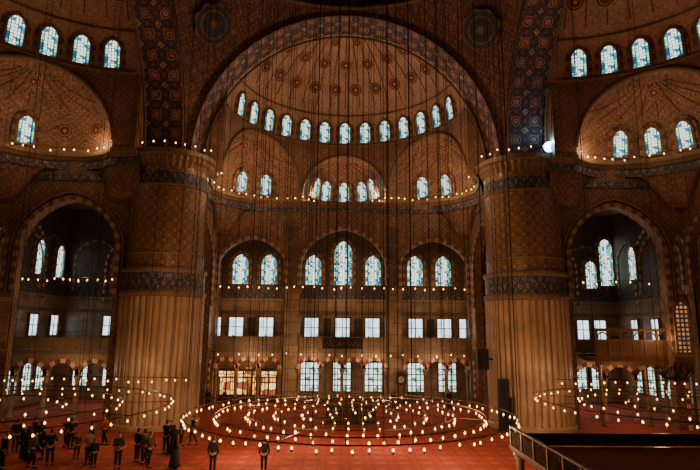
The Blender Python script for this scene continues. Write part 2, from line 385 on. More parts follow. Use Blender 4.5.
for k in (0,1,-1):
    mw=side(k); nm=SN[k]
    b=MB()
    ths=[rad(a) for a in lin(-90,90,340)]
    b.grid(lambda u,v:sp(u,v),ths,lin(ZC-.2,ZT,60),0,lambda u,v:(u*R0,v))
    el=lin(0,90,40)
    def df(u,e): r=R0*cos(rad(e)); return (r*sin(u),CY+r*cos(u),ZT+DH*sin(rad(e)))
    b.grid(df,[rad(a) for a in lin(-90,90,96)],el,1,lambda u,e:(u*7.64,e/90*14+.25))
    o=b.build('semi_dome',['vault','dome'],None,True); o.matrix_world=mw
    tag(o,'painted semi-dome with three scalloped exedrae, rosettes on rose plaster','dome',None,'structure')
    b=MB()
    b.tube([ (dome_r(ZT+.15)*.99*sin(rad(a)),CY+dome_r(ZT+.15)*.99*cos(rad(a)),ZT+.1) for a in lin(-88,88,60)],.11,6,0)
    b.tube([ (dome_r(28.9)*.99*sin(rad(a)),CY+dome_r(28.9)*.99*cos(rad(a)),28.85) for a in lin(-88,88,60)],.06,6,0)
    for t0,a in EX:
        pts=[]
        for i in range(61):
            q=pi*i/60; th=t0+a*cos(q)/R0; z=ZS+VS*a*sin(q); 
            if abs(th)>rad(89): continue
            r=base_r(th,z)-.05
            pts.append((r*sin(th),CY+r*cos(th),z))
        b.tube(pts,.17,6,0)
    for i in range(-9,10):
        u=rad(9.4*i); pts=[]
        for e in lin(26,83,12):
            p=Vector(df(u,e)); nn=Vector((p.x/R0**2,(p.y-CY)/R0**2,(p.z-ZT)/DH**2)).normalized(); pts.append(p-nn*.02)
        b.tube(pts,.04,4,2)
    for t0,a in EX:
        for j in range(-4,5):
            pts=[]
            for i in range(10):
                t=i/9; z=ZS+2.6+(a*VS-2.9)*t; th=t0+j*.085*(1-t*.8)*a/4.1; pp=Vector(sp(th,z,-.04)); pts.append(pp)
            b.tube(pts,.03,4,2)
    b.build('moulding',['cornice','vousd','dred'],o,True)
    b=MB()
    for e,n,r in ((69,6,.5),(54,9,.62),(38,12,.66)):
        for i in range(n):
            u=rad(-81+162*i/(n-1)); p=Vector(df(u,e)); nn=Vector((p.x/R0**2,(p.y-CY)/R0**2,(p.z-ZT)/DH**2)).normalized()
            disc(b,p-nn*.06,-nn,r)
    p=Vector(df(0,81)); nn=Vector((0,(p.y-CY)/R0**2,(p.z-ZT)/DH**2)).normalized(); disc(b,p-nn*.08,-nn,1.15)
    for t0,a in EX:
        th=t0; z=ZS+a*.80; pp=Vector(sp(th,z,-.3)); disc(b,pp,-Vector((sin(th),cos(th),.95)),.5)
    if k==1:
        for dg in (63,73):
            f_=frame_at(rad(dg),22.1,.2,0); f0=side(0).inverted()@f_; disc(b,f0.translation,-(f0.to_3x3()@Vector((0,1,0))),.62)
    b.build('painted_rosettes',['dred','crm','dblue'],o)
    for th in ([rad(12*i) for i in range(-6,7)] if k==0 else [rad(6+12*i) for i in range(-7,7)]):
        z=26.15; r=dome_r(z)
        p=Vector((r*sin(th),CY+r*cos(th),z)); out=Vector((sin(th),cos(th),0)); x=Vector((cos(th),-sin(th),0))
        m=Matrix(((x.x,out.x,0,p.x-out.x*.03),(x.y,out.y,0,p.y-out.y*.03),(0,0,1,z),(0,0,0,1)))
        window(mw@m@Matrix.Rotation(rad(8),4,'X'),'arch',1.05,2.1,'gl_st','arched stained-glass window at the semi-dome base')
    AN={0:[0,9.2,-9.2,17,-17,36,46.5,-36,-46.5],1:[52.5,42,0,-36,-46],-1:[-64,-54.5,-45.5,0,36,46]}[k]
    for dg in AN:
        window(frame_at(rad(dg),20.75,.16,k,2.1,.22),'arch',1.05,2.05,'gl_st','small arched stained-glass window above the cornice')
    # sloping spandrels carrying the exedrae
    b=MB(); vs=[];uvs=[];ts=[rad(a) for a in lin(-90,90,160)]; L=0; n5=6
    for i,th in enumerate(ts):
        x,y,_=sp(th,20.15); d=Vector((sin(th),cos(th))); r=math.hypot(x,y-CY)
        s1=(12.88/abs(d.x)) if abs(d.x)>1e-6 else 1e9; s2=(26.48-CY)/d.y if d.y>1e-6 else 1e9; s_=min(s1,s2)
        dz=3.5*min(1,max(0,(s_/r-1)/.10))
        if s_<r: s_=r
        if i: L+=abs(rad(180/160)*12)
        for j in range(n5+1):
            t=j/n5; q=r+(s_-r)*(1-cos(t*pi/2)); vs.append((d.x*q,CY+d.y*q,20.15-dz*sin(t*pi/2))); uvs.append((L,20.15-t*3.5))
    m5=n5+1
    b.add(vs,[(m5*i+j,m5*i+j+1,m5*(i+1)+j+1,m5*(i+1)+j) for i in range(len(ts)-1) for j in range(n5)],0,uvs)
    o2=b.build('spandrel_vault',['screen'],None,True); o2.matrix_world=mw; tag(o2,'painted sloping spandrel carrying the exedra walls','vault',None,'structure')
    path=[sp(th,20.3) for th in ts]
    def sweep(bb,prof,mat):
        vs=[];uvs=[];L=0
        for i,(x,y,_) in enumerate(path):
            d=Vector((x,y-CY)); d.normalize()
            if i: L+=math.hypot(x-path[i-1][0],y-path[i-1][1])
            for j,(o_,z) in enumerate(prof): vs.append((x-d.x*o_,y-d.y*o_,z)); uvs.append((L,z))
        n=len(prof); fs=[(i*n+j,i*n+(j+1)%n,(i+1)*n+(j+1)%n,(i+1)*n+j) for i in range(len(path)-1) for j in range(n)]
        bb.add(vs,fs,mat,uvs)
    b=MB(); sweep(b,[(.02,19.7),(.2,19.8),(.3,19.95),(.45,20.05),(.45,20.2),(.02,20.2)],0); sweep(b,[(.40,20.2),(.40,20.4),(.34,20.4),(.34,20.2)],1); sweep(b,[(.02,19.1),(.06,19.1),(.06,19.65),(.02,19.65)],2)
    o3=b.build('cornice',['cornice','lattice','band']); o3.matrix_world=mw; tag(o3,'carved stone cornice with low balustrade and blue inscription band','cornice',None,'structure')
    # main arch
    Ri,Ro=12.15,12.7
    b=MB(); A=lin(0,180,72)
    b.grid(lambda a,y:(Ri*cos(rad(a)),y,20.4+Ri*sin(rad(a))),A,lin(12.7,15.6,4),0,lambda a,y:(rad(a)*Ri,y))
    b.grid(lambda a,r:(r*cos(rad(a)),12.72,20.4+r*sin(rad(a))),A,[Ri,Ro],4,lambda a,r:(rad(a)*Ri*2.6,(r-Ri)*2.6+.83))
    b.tube([((Ro+.02)*cos(rad(a)),12.66,20.4+(Ro+.02)*sin(rad(a))) for a in A],.05,6,1)
    b.tube([(11.8*cos(rad(a)),15.45,20.4+11.8*sin(rad(a))) for a in A],.10,6,3)
    for sx in (-1,1):
        b.grid(lambda y,z:(sx*Ri,y,z),lin(12.7,15.6,3),lin(19.4,20.4,1),0)
    o4=b.build('main_arch',['soffit','pend','cornice','cornice','archband'],None,True); o4.matrix_world=mw; tag(o4,'great arch with blue and white traceried soffit','arch',None,'structure')
    zt=ZT+DH-.01
    prof=[(-R0,20.0)]+[(-dome_r(z),z) for z in lin(ZT,zt,24)]+[(dome_r(z),z) for z in lin(zt,ZT,24)]+[(R0,20.0)]
    loop=[(-14,20.0)]+prof+[(14,20.0),(14,35.2),(-14,35.2)]
    b=MB(); b.prism([loop],15.55,.1,0)
    o5=b.build('spandrel_wall',['vault']); o5.matrix_world=mw; tag(o5,'painted spandrel wall around the semi-dome opening','wall',None,'structure')
    # screen wall with three arches
    BAY=((-9.25,6.6,13.4,2.7),(0,8.6,13.2,4.0),(9.25,6.6,13.4,2.7))
    loop=[(-12.9,0)]
    for c,w,zs,h in BAY: loop+=arch(c,w,0,zs,h)
    loop+=[(12.9,0),(12.9,20.1),(-12.9,20.1)]
    b=MB(); b.prism([loop],26.5,.6,0)
    for c,w,zs,h in BAY: b.band(arch(c,w,10.6,zs,h),.32,26.40,1); b.band(arch(c,w+.9,10.6,zs,h+.5),.12,26.44,3)
    for sx in (-1,1):
        b.box((sx*5.12,26.4,5.3),(1.5,.5,10.6),2); b.box((sx*5.12,26.35,10.8),(1.8,.7,.4),3)
        b.box((sx*12.75,26.4,5.3),(.4,.5,10.6),2)
        for i in range(3): b.box((sx*5.12,26.44,12.4+i*2.1),(1.0,.1,1.7),4)
        for c,zc,r_ in ((sx*3.6,17.6,.62),(sx*6.6,17.0,.55),(sx*5.1,18.2,.3)): disc(b,(c,26.46,zc),(0,-1,0),r_)
    b.box((0,26.42,19.2),(25.8,.1,.4),5)
    o6=b.build('screen_wall',['screen','vousd','marble','cornice','tile','band']); o6.matrix_world=mw; tag(o6,'tiled screen wall with three pointed arches on marble pilasters','wall',None,'structure')
    for sx in (-1,1):
        loop=[(15.7,0),(17.3,0)]+arch(21.0,7.3,0,12.9,3.8)+arch(26.9,2.7,0,3.2,1.3,12)+[(29,0),(29,20.1),(15.7,20.1)]
        b=MB(); hole=arch(26.9,2.5,9.9,13.4,1.5,12)
        b.prism([loop,hole],0,.6,0,lambda u,y,z:(sx*(13.2)+ (y-.3),u,z))
        mpf=lambda u,y,z:(sx*13.2+y,u,z)
        for yy in (-.42,.42):
            b.band(arch(21.0,7.3,9.5,12.9,3.8),.34,yy-.06,1,mp=mpf); b.band(arch(21.0,8.3,9.5,12.9,4.35),.14,yy-.06,3,mp=mpf)
            b.band(arch(26.9,2.5,9.9,13.4,1.5),.24,yy-.06,1,mp=mpf)
            b.band(arch(26.9,2.7,0,3.2,1.3),.24,yy-.06,5,mp=mpf)
        b.box((sx*13.2,26.85,7.1),(.75,4.2,4.2),2); b.box((sx*13.2,26.85,9.4),(.95,4.3,.4),3)
        b.box((sx*13.2,26.85,5.1),(.85,4.3,.3),3)
        b.box((sx*13.2,22.35,18.5),(.8,13.2,.5),4)
        o7=b.build('aisle_arch_wall',['screen','vousd','marble','cornice','band','vouss']); o7.matrix_world=mw; tag(o7,'tiled wall with tall pointed arch beside the great pillar','wall',None,'structure')
    b=MB(); b.box((0,29.2,5.2),(58.8,.4,10.4),0); b.box((0,29.2,15.4),(58.8,.4,10.0),1)
    b.box((0,28.95,10.4),(58,.12,.4),2); b.box((0,28.96,5.75),(58,.08,.25),2); b.box((0,28.96,8.75),(58,.08,.35),4)
    for c in (-20.8,20.8): b.band(arch(c,6.4,9.8,13.2,3.0),.3,28.9,3); b.band(arch(c,8.0,9.8,13.6,3.6),.2,28.9,5)
    for c in (-26.,26): b.band(arch(c,4.0,10.8,14.2,1.8),.22,28.92,3)
    for c in (-5,-1.6,1.6,5,-9.4,9.2): b.box((c,28.96,7.25),(.8,.08,1.9),1)
    o8=b.build('wall_'+nm,['marble','tile','band','vousd','cornice','vouss']); o8.matrix_world=mw; tag(o8,'marble lower wall with blue tile above','wall',None,'structure')

for (cx,cy) in ((1,1),(-1,1)):
    b=MB(); Rp=12.7*sqrt(2)
    vs=[];uvs=[];nz=30;nu=24
    for j in range(nz+1):
        z=12.7*j/nz; rho=sqrt(Rp*Rp-z*z); f0=math.acos(min(1,12.7/rho))
        for i in range(nu+1):
            a=f0+(pi/2-2*f0)*i/nu; vs.append((cx*rho*cos(a),28+cy*rho*sin(a),20.4+z)); uvs.append((a*16,z))
    b.add(vs,[(j*(nu+1)+i,j*(nu+1)+i+1,(j+1)*(nu+1)+i+1,(j+1)*(nu+1)+i) for j in range(nz) for i in range(nu)],0,uvs)
    zz=9.9; rho=sqrt(Rp*Rp-zz*zz); P=Vector((cx*rho/sqrt(2),cy*rho/sqrt(2),zz)); n=-P.normalized()
    mb2=MB(); disc(mb2,Vector((P.x,28+P.y,20.4+P.z))+n*.45,n,1.55)
    o=b.build('pendentive',['pend'],None,True); tag(o,'painted pendentive with dark round calligraphy medallion','vault',None,'structure')
    mb2.build('medallion',['dblue','faint'],o)
b=MB(); b.grid(lambda a,e:(12.75*cos(rad(e))*cos(rad(a)),28+12.75*cos(rad(e))*sin(rad(a)),33.1+11*sin(rad(e))),lin(0,360,72),lin(0,88,20),0,lambda a,e:(rad(a)*12.7,e/90*16))
b.tube([(12.6*cos(rad(a)),28+12.6*sin(rad(a)),33.2) for a in lin(0,355,71)],.2,6,1,True)
o=b.build('ceiling',['pend','cornice'],None,True); tag(o,'main dome interior with painted plaster','ceiling',None,'structure')
for sx in (-1,1):
    b=MB(); b.box((sx*21.3,49.2,19.6),(15.4,15.2,.3),0)
    o=b.build('ceiling_corner',['vault']); tag(o,'painted ceiling over the corner bay','ceiling',None,'structure')
b=MB(); b.box((0,27,-.1),(58.8,60.8,.2),0); o=b.build('floor',['carpet']); tag(o,'red patterned carpet covering the prayer hall','floor',None,'structure')

# ------------------------------------------------------------ pillars
def pillar(x,y,label):
    e=empty('pillar',(x,y,0)); tag(e,label,'pillar')
    b=MB(); NF=38
    fl=lambda a,z: 1+.06*abs(sin(a*NF/2))**.55
    b.lathe([(2.93,.35),(2.93,9.3)],NF*12,(0,0,0),0,fl,3.2)
    b.build('fluted_shaft',['pier_low'],e)
    b=MB(); b.lathe([(0.1,0),(3.22,0),(3.22,.3),(3.14,.36),(2.95,.4)],64,(0,0,0),0,None,3.3); b.build('base',['pier_low'],e,False)
    b=MB(); b.lathe([(2.95,9.25),(3.2,9.4),(3.22,9.7),(3.05,9.8)],64,(0,0,0),1,None,3.3); b.lathe([(3.05,9.8),(3.05,11.05)],64,(0,0,0),0,None,3.3); b.lathe([(3.05,11.05),(3.2,11.15),(3.2,11.4),(2.92,11.5)],64,(0,0,0),1,None,3.3); b.build('inscription_band',['band','cornice'],e,True)
    b=MB(); b.lathe([(2.9,11.4),(2.9,19.2)],72,(0,0,0),0,None,3.0)
    for z in (12.4,17.6): b.lathe([(2.9,z),(2.98,z+.05),(2.98,z+.15),(2.9,z+.2)],64,(0,0,0),1,None,3.0)
    b.lathe([(2.92,17.8),(2.92,18.7)],64,(0,0,0),2,None,3.0)
    b.build('tiled_shaft',['pier_up','cornice','band'],e,True)
    b=MB(); sc=lambda a,z: 1+ (.02*cos(a*40) if z<20.0 else 0)
    b.lathe([(2.9,19.1),(2.95,19.3),(3.05,19.55),(3.15,19.6),(3.25,19.9),(3.45,20.0),(3.45,20.35),(0.2,20.36)],160,(0,0,0),0,sc,3.0); b.build('capital',['cornice'],e,False)
    return e
pillar(-14.0,42.2,'massive fluted marble pillar with tiled upper shaft')
pillar(14.2,42.2,'massive fluted marble pillar beside the dark loudspeaker')

# ------------------------------------------------------------ far wall windows
def W(x,y,z,rz=0): return Matrix.Translation((x,y,z))@Matrix.Rotation(rad(rz),4,'Z')
YW=56.98
for x in (-10.8,-7.8,-3.15,3.15,7.6,10.6): window(W(x,YW,11.7),'arch',1.65,3.1,'gl_st2','arched stained-glass window in the tiled upper wall')
window(W(0,YW,11.7),'arch',1.85,4.6,'gl_st2','tall central stained-glass window')
for x in (-13.3,-11,-7.9,-3.2,0,3.1,7.6,10.6,12.9): window(W(x,YW,6.3),'rect',1.4,1.9,'gl_day','rectangular gallery window with bright daylight')
for x in (-3.3,0,3.2,7.6,10.8): window(W(x,YW,.9),'rect',1.75,2.8,'gl_gnd','tall gridded ground-floor window looking onto a garden')
for x in (-11.2,-7.9): window(W(x,YW,.5),'rect',2.3,2.4,'gl_warm','glazed vestibule opening lit by yellow light')
for x in (-23.4,): window(W(x,YW,11.5),'arch',1.2,2.9,'gl_st2')
for x in (23.6,26.4): window(W(x,YW,11.6),'arch',1.2,2.9,'gl_st2')
window(W(28.15,YW,11.9),'arch',1.45,5.0,'gl_st2')
for x in (-24,-20.5,20.5,22.8,25.2,27.0): window(W(x,YW,6.3),'rect',1.2,1.9,'gl_day')
for x in (-26.5,-23.5,-20.5,18.5,20.5,22.5,24.5,26.5): window(W(x,YW,1.3),'arch',1.4,2.8,'gl_gnd','arched ground-floor window behind the arcade')
for y in (51.6,55.3): window(W(-28.98,y,12.0,90),'arch',1.5,3.3,'gl_st2')
for y in (53.0,): window(W(28.98,y,12.2,-90),'arch',1.4,3.3,'gl_st2')
for y in (51.6,55.3): window(W(-28.98,y,6.3,90),'rect',1.4,1.9,'gl_day')
for y in (47.5,50,53.5): window(W(28.98,y,6.3,-90),'rect',1.2,1.9,'gl_day')
for y in (42.6,44.8,47,49.2,51.4,53.6):
    window(W(28.98,y,1.3,-90),'arch',1.5,2.8,'gl_gnd','arched ground-floor window behind the arcade'); window(W(-28.98,y,1.3,90),'arch',1.4,2.6,'gl_gnd','arched ground-floor window behind the arcade')
window(W(25.5,40.78,5.6),'arch',1.05,3.7,'gl_gold','arched golden lattice window in the marble wall')

# ------------------------------------------------------------ galleries with arcades
def gallery(x0,x1,yf,yb,bays,label,railz=1.0):
    ox=(x0+x1)/2
    e=empty('gallery',(ox,yf,0)); tag(e,label,'gallery')
    b=MB(); b.box((0,(yb-yf)/2,5.12),(x1-x0,yb-yf,.36),0); b.build('gallery_floor',['cornice'],e)
    loop=[(x0-ox,3.3)]
    for c,w in bays: loop+=arch(c-ox,w,3.3,3.35,w*.42,14)
    loop+=[(x1-ox,3.3),(x1-ox,4.95),(x0-ox,4.95)]
    b=MB(); b.prism([loop],0,.35,0)
    for c,w in bays: b.band(arch(c-ox,w,3.3,3.35,w*.42,14),.34,-.06,1)
    b.build('arch_wall',['arcwall','vouss'],e)
    xs=[]
    for i,(c,w) in enumerate(bays):
        for s_ in (-1,1):
            xx=c+s_*(w/2+.14)
            if all(abs(xx-q)>.5 for q in xs): xs.append(xx)
    cb=MB(); cb.lathe([(0,0),(.26,0),(.26,.15),(.19,.25),(.18,.3),(.16,2.75),(.2,2.8),(.18,2.86),(.3,3.25),(.32,3.3),(0,3.3)],14); cm=cb.mesh('column',['marble'],True)
    for xx in xs:
        c=bpy.data.objects.new('column',cm); COL.objects.link(c); c.parent=e; c.location=(xx-ox,.17,0)
    b=MB(); n=max(1,int((x1-x0)/1.6))
    b.box((0,.1,5.3+railz/2),(x1-x0,.07,railz-.1),0)
    b.box((0,.1,5.3+railz),(x1-x0,.2,.12),1)
    for i in range(n+1): b.box((x0-ox+(x1-x0)*i/n,.1,5.3+railz/2+.08),(.14,.18,railz+.16),1)
    b.build('balustrade',['lattice','cornice'],e)
gallery(-12.4,-5.95,54.0,56.9,[(-11.3,1.7),(-9.2,1.7),(-7.1,1.7)],'marble gallery over striped arches beside the lit vestibule')
gallery(-4.3,4.3,54.0,56.9,[(-3.2,1.85),(-1.05,1.75),(1.05,1.75),(3.2,1.85)],'central marble gallery over four striped arches')
gallery(5.95,12.4,54.0,56.9,[(7.1,1.7),(9.2,1.7),(11.3,1.7)],'marble gallery over striped arches beside the clock')
gallery(-28.6,-17.6,44.2,56.9,[(-27.2,2.2),(-24.7,2.2),(-22.2,2.2),(-19.7,2.2)],'aisle gallery over striped arches behind the pillar',.9)
gallery(17.6,28.6,44.2,56.9,[(27.2,2.2),(24.7,2.2),(22.2,2.2),(19.7,2.2)],'aisle gallery over striped arches near the carved lodge',.9)

e=empty('carved_lodge',(23.2,42.9,0)); tag(e,'carved brown wooden lodge balcony with lattice panels','lodge')
b=MB(); b.box((0,.1,4.95),(7.7,2.2,.35),0); b.box((0,-1.05,4.7),(7.8,.2,.3),0)
for x in (-3.6,0,3.6):
    b.lathe([(0,0),(.2,0),(.2,.2),(.14,.3),(.13,4.3),(.28,4.8),(0,4.8)],14,(x,-.8,0),0)
b.build('base',['woodmid'],e)
b=MB()
for i in range(9): b.box((-3.75+7.5*i/8,-1,6.1),(.16,.16,2.1),0)
b.box((0,-1,6.4),(7.6,.18,.16),0); b.box((0,-1,7.2),(7.8,.34,.24),0)
for i in range(8): b.tube([(-3.75+7.5*(i+.5)/8+.4*cos(q),-1,6.55+.45*sin(q)) for q in lin(0,pi,8)],.06,4,0)
b.build('posts',['woodmid'],e)
pm=MB().box((0,0,0),(.8,.06,1.2),0).mesh('lattice_panel',['latwood'])
for i in range(8):
    c=bpy.data.objects.new('lattice_panel',pm); COL.objects.link(c); c.parent=e; c.location=(-3.75+7.5*(i+.5)/8,-1,5.74)

# ------------------------------------------------------------ lamps
def lampmesh(s,hang):
    b=MB(); b.lathe([(0,-.16*s),(.04*s,-.15*s),(.06*s,-.05*s),(.07*s,.02*s)],8,(0,0,0),0)
    b.lathe([(0,.0*s),(.05*s,.03*s),(.08*s,.09*s),(.05*s,.16*s),(0,.24*s)],8,(0,0,0),1)
    b.box((0,0,.2*s+hang/2),(.012,.012,hang),2)
    return b.mesh('glass_lamp',['cup','bulb','iron'],True)
LM={}
def lamps(parent,pts,s=1.0,hang=.35,maxn=100):
    key=(s,hang)
    if key not in LM: LM[key]=lampmesh(s,hang)
    me=LM[key]; base=Vector(parent.location)
    pts=sorted(pts,key=lambda p:(Vector(p)-Vector((-.5,0,7))).length)
    for p in pts[:maxn]:
        o=bpy.data.objects.new('glass_lamp',me); COL.objects.link(o); o.parent=parent; o.location=Vector(p)-base
        q=random.uniform(.85,1.2); o.scale=(q,q,1)
    rest=pts[maxn:]
    if rest:
        b=MB()
        for p in rest:
            q=Vector(p)-base; o_=len(b.v); b.v+=[tuple(v.co+q) for v in me.vertices]
            for pl in me.polygons: b.f.append([i+o_ for i in pl.vertices]); b.m.append(pl.material_index); b.uv.append(None)
        o=b.build('glass_lamps',['cup','bulb','iron'],parent,True); o['kind']='stuff'
def chandelier(cx,cy,z,rings,wires,topf,label,s=1.0):
    e=empty('chandelier',(cx,cy,z)); tag(e,label,'chandelier')
    pts=[]; b=MB()
    for r,n in rings:
        b.tube([(r*cos(2*pi*i/72),r*sin(2*pi*i/72),.26) for i in range(72)],.03,5,0,True)
        ph=random.random()
        for i in range(n):
            a=2*pi*(i+ph+random.uniform(-.2,.2))/n; q=r+random.uniform(-.07,.07); pts.append((cx+q*cos(a),cy+q*sin(a),z+random.uniform(-.04,.04)))
    rm=rings[0][0]
    for i in range(12):
        a=2*pi*(i+.3)/12; b.tube([(rings[-1][0]*cos(a),rings[-1][0]*sin(a),.28),(rm*cos(a),rm*sin(a),.28)],.014,4,0)
    b.build('iron_frame',['brass'],e)
    for r,n in wires:
        for i in range(n):
            a=2*pi*(i+.15*random.random()+.2)/n; x=r*cos(a);y=r*sin(a)
            b=MB(); b.tube([(x,y,.26),(x,y,topf(cx+x,cy+y)-z)],.013,4,0); b.build('suspension_wire',['iron'],e)
    lamps(e,pts,s,.13)
def top_main(x,y):
    d=min(1,math.hypot(x,y-28)/12.75); return 33.1+11*sqrt(1-d*d)*.98
chandelier(.2,29.0,2.6,[(8.3,74),(6.8,60),(5.3,46),(3.9,34),(2.5,22),(1.1,8)],[(8.3,42),(5.3,28),(2.5,14)],top_main,'vast ring chandelier of glass lamps under the main dome',.6)
def top_aisle(x,y):
    q=((abs(x)-CY)**2+(y-28)**2)
    if abs(x)<12.5: return top_main(x,y)
    return 25.8+8*sqrt(1-q/R0**2) if q<R0*R0*.98 else 20.1
chandelier(-18.4,28.6,2.9,[(9.2,54),(6.6,36),(3.8,18)],[(9.2,18),(6.6,12)],top_aisle,'ring chandelier of glass lamps above the visitors',.6)
chandelier(19.4,31.2,2.9,[(8.2,48),(5.8,34),(3.2,16)],[(8.2,16),(5.8,10)],top_aisle,'ring chandelier of glass lamps over the aisle carpet',.6)

def lampstring(path,step,label,s=.95,hang=.2):
    P=[Vector(p) for p in path]; e=empty('lamp_string',tuple(P[0])); tag(e,label,'string lights')
    b=MB(); b.tube([p-P[0]+Vector((0,0,.3)) for p in P],.018,4,0); b.build('cable',['iron'],e)
    pts=[];need=step*.5
    for i in range(len(P)-1):
        L=(P[i+1]-P[i]).length; t=need
        while t<=L:
            q=P[i].lerp(P[i+1],t/L)
            if inview(q,30): pts.append(tuple(q+Vector((0,0,random.uniform(-.12,.12)))))
            t+=step*random.uniform(.7,1.3)
        need=t-L
    lamps(e,pts,s,hang)
for k in (0,1,-1):
    pth=[]
    for th in [rad(a) for a in lin(-80,80,80)]:
        x,y,_=sp(th,20.3,-.85); pth.append(side(k)@Vector((x,y,20.3)))
    if k: pth=[p for p in pth if p.y>31]
    lampstring(pth,.9,'string of glass lamps along the carved cornice',.75)
for (cx) in (-14.0,14.2):
    lampstring([(cx+3.7*cos(rad(a)),42.2+3.7*sin(rad(a)),20.6) for a in lin(195,345,20)],.8,'string of glass lamps around the pillar capital',.75)
lampstring([(-12.6,53.6,11.0),(12.6,53.6,11.0)],.95,'string of glass lamps hung across the tall arches',.78)
lampstring([(-28,47,11.0),(-17.5,47,11.0)],.7,'string of glass lamps across the aisle arch',.78)
lampstring([(17.5,47,11.2),(28,47,11.2)],1.4,'string of glass lamps across the aisle arch',.78)
lampstring([(-12.6,52.6,4.6),(12.6,52.6,4.6)],1.6,'string of glass lamps before the gallery arcade',.72)
lampstring([(15,39.2,3.4),(28,38.6,3.4)],.9,'string of glass lamps before the aisle arcade',.66)
lampstring([(-28,39.2,3.4),(-10.8,38.4,3.4)],.8,'string of glass lamps before the aisle arcade',.66)

# ------------------------------------------------------------ furniture
e=empty('raised_platform',(12.6,18.5,0)); tag(e,'raised prayer platform with brown pierced parapet and dark red carpet','platform')
b=MB(); b.box((0,0,2.12),(11.4,11.0,.16),0); b.build('platform_floor',['wood'],e)
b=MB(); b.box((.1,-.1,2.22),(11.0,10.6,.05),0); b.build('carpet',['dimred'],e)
cm=MB().lathe([(0,0),(.26,0),(.26,.12),(.17,.22),(.16,1.65),(.28,1.98),(0,2.04)],14).mesh('column',['marble'],True)
for x in (-5.4,0,5.4):
    for y in (-5.2,0,5.2):
        c=bpy.data.objects.new('column',cm); COL.objects.link(c); c.parent=e; c.location=(x,y,0)
def latt(L,H,mp):
    b=MB(); n=int(L/.34); w=L/n
    for i in range(n):
        a=-L/2+i*w
        b.tube([mp(a,0),mp(a+w,H)],.032,4,0); b.tube([mp(a+w,0),mp(a,H)],.032,4,0)
        b.tube([mp(a+w/2+w*.32*cos(q),H/2+H*.32*sin(q)) for q in lin(0,2*pi,10)],.028,4,0)
    return b
latt(10.8,.68,lambda u,z:(-5.65,u,2.25+z)).build('parapet_panel',['railbrown'],e)
b=MB(); b.box((-5.65,0,3.0),(.09,11.1,.06),0); b.box((-5.65,0,2.22),(.16,11.1,.12),0)
for i in range(9): b.box((-5.65,-5.45+10.9*i/8,2.6),(.12,.12,.88),0)
b.build('parapet_rail',['railbrown'],e)
b=MB(); b.box((0,5.45,2.5),(11.3,.1,.5),0); b.build('low_kerb',['wood'],e)

e=empty('longcase_clock',(5.6,53.2,0)); tag(e,'tall dark longcase clock against the marble pilaster','clock')
b=MB(); b.box((0,0,.3),(.95,.6,.6),0); b.box((0,0,1.3),(.65,.45,1.5),0); b.box((0,0,2.4),(.95,.6,.8),0); b.prism([[(-.5,2.8),(.5,2.8),(.35,3.0),(0,3.15),(-.35,3.0)]],-.3,.6,0); b.build('case',['wood'],e)
b=MB(); b.tube([(0,-.31,2.4),(0,-.34,2.4)],.3,20,0); b.build('dial',['white'],e)
b=MB(); b.box((0,-.36,2.5),(.03,.02,.24),0); b.build('clock_hand',['black'],e)
b=MB(); b.box((.08,-.37,2.4),(.18,.02,.03),0); b.build('clock_hand',['black'],e)
b=MB(); b.box((0,-.235,1.3),(.4,.02,1.2),0); b.build('door',['gold'],e)
for i,x in enumerate((-.7,.6,1.9)):
    e=empty('low_bookcase',(x,43.2,0)); tag(e,'low black-stained bookcase standing on the red carpet','bookcase',"bookcases on the carpet")
    b=MB(); b.box((0,0,.1),(1.2,.6,.12),0); b.box((-.57,0,.66),(.06,.6,1.15),0); b.box((.57,0,.66),(.06,.6,1.15),0); b.box((0,.28,.66),(1.2,.04,1.15),0); b.box((0,0,1.27),(1.26,.68,.07),0); b.box((0,0,.66),(1.14,.56,.04),0)
    for q in (-.5,.5): b.box((q,-.22,.02),(.08,.08,.05),0)
    b.build('case',['black'],e)
    b=MB()
    for s_ in (.2,.72):
        xx=-.5
        while xx<.46:
            w=random.uniform(.05,.09); h=random.uniform(.30,.42); b.box((xx+w/2,-.02,s_+h/2-.03),(w*.9,.4,h),random.randint(0,1)); xx+=w
    o=b.build('books',['wood','black'],e); o['kind']='stuff'
e=empty('loudspeaker_column',(11.45,39.9,0)); tag(e,'tall black loudspeaker column beside the pillar','loudspeaker')
h=3.5
b=MB(); b.box((0,0,.06),(.9,.7,.12),0); b.box((0,0,.12+h/2),(.7,.5,h),0); b.box((.5,-.05,1.2),(.4,.4,2.3),0); b.build('cabinet',['black'],e)
b=MB(); b.box((0,-.27,.12+h/2),(.58,.04,h-.25),0); b.build('grille',['grille'],e)
e=empty('wall_loudspeaker',(10.4,41.4,4.2)); tag(e,'black loudspeaker fixed to the side of the pillar','loudspeaker')
b=MB(); b.box((0,0,.75),(.85,.5,1.5),0); b.box((.6,.05,.75),(.7,.15,.15),0); b.build('cabinet',['black'],e)
b=MB(); b.box((0,-.27,.75),(.7,.04,1.3),0); b.build('grille',['grille'],e)
e=empty('calligraphy_panel',(0,53.75,5.2)); tag(e,'dark panel with gold calligraphy hung on the balustrade','sign')
b=MB(); b.box((0,0,.55),(4.0,.08,1.2),0); b.build('board',['black'],e)
b=MB()
for z in (-.02,1.12): b.box((0,-.04,z),(4.05,.1,.05),0)
for x in (-2,2): b.box((x,-.04,.55),(.05,.1,1.2),0)
b.build('gilt_frame',['gold'],e)
b=MB()
for j in range(7):
    x0=-1.6+j*.5; pts=[]
    for i in range(14):
        t=i/13; pts.append((x0+.42*t+.06*sin(9*t+j),-.06,.45+.2*sin(5*t*(1+.2*(j%3))+j*1.7)))
    b.tube(pts,.016,5,0)
for x in (-1.2,-.3,.5,1.3): b.tube([(x,-.06,.35),(x+.03,-.06,.9)],.014,5,0)
b.build('gold_script',['gold'],e)
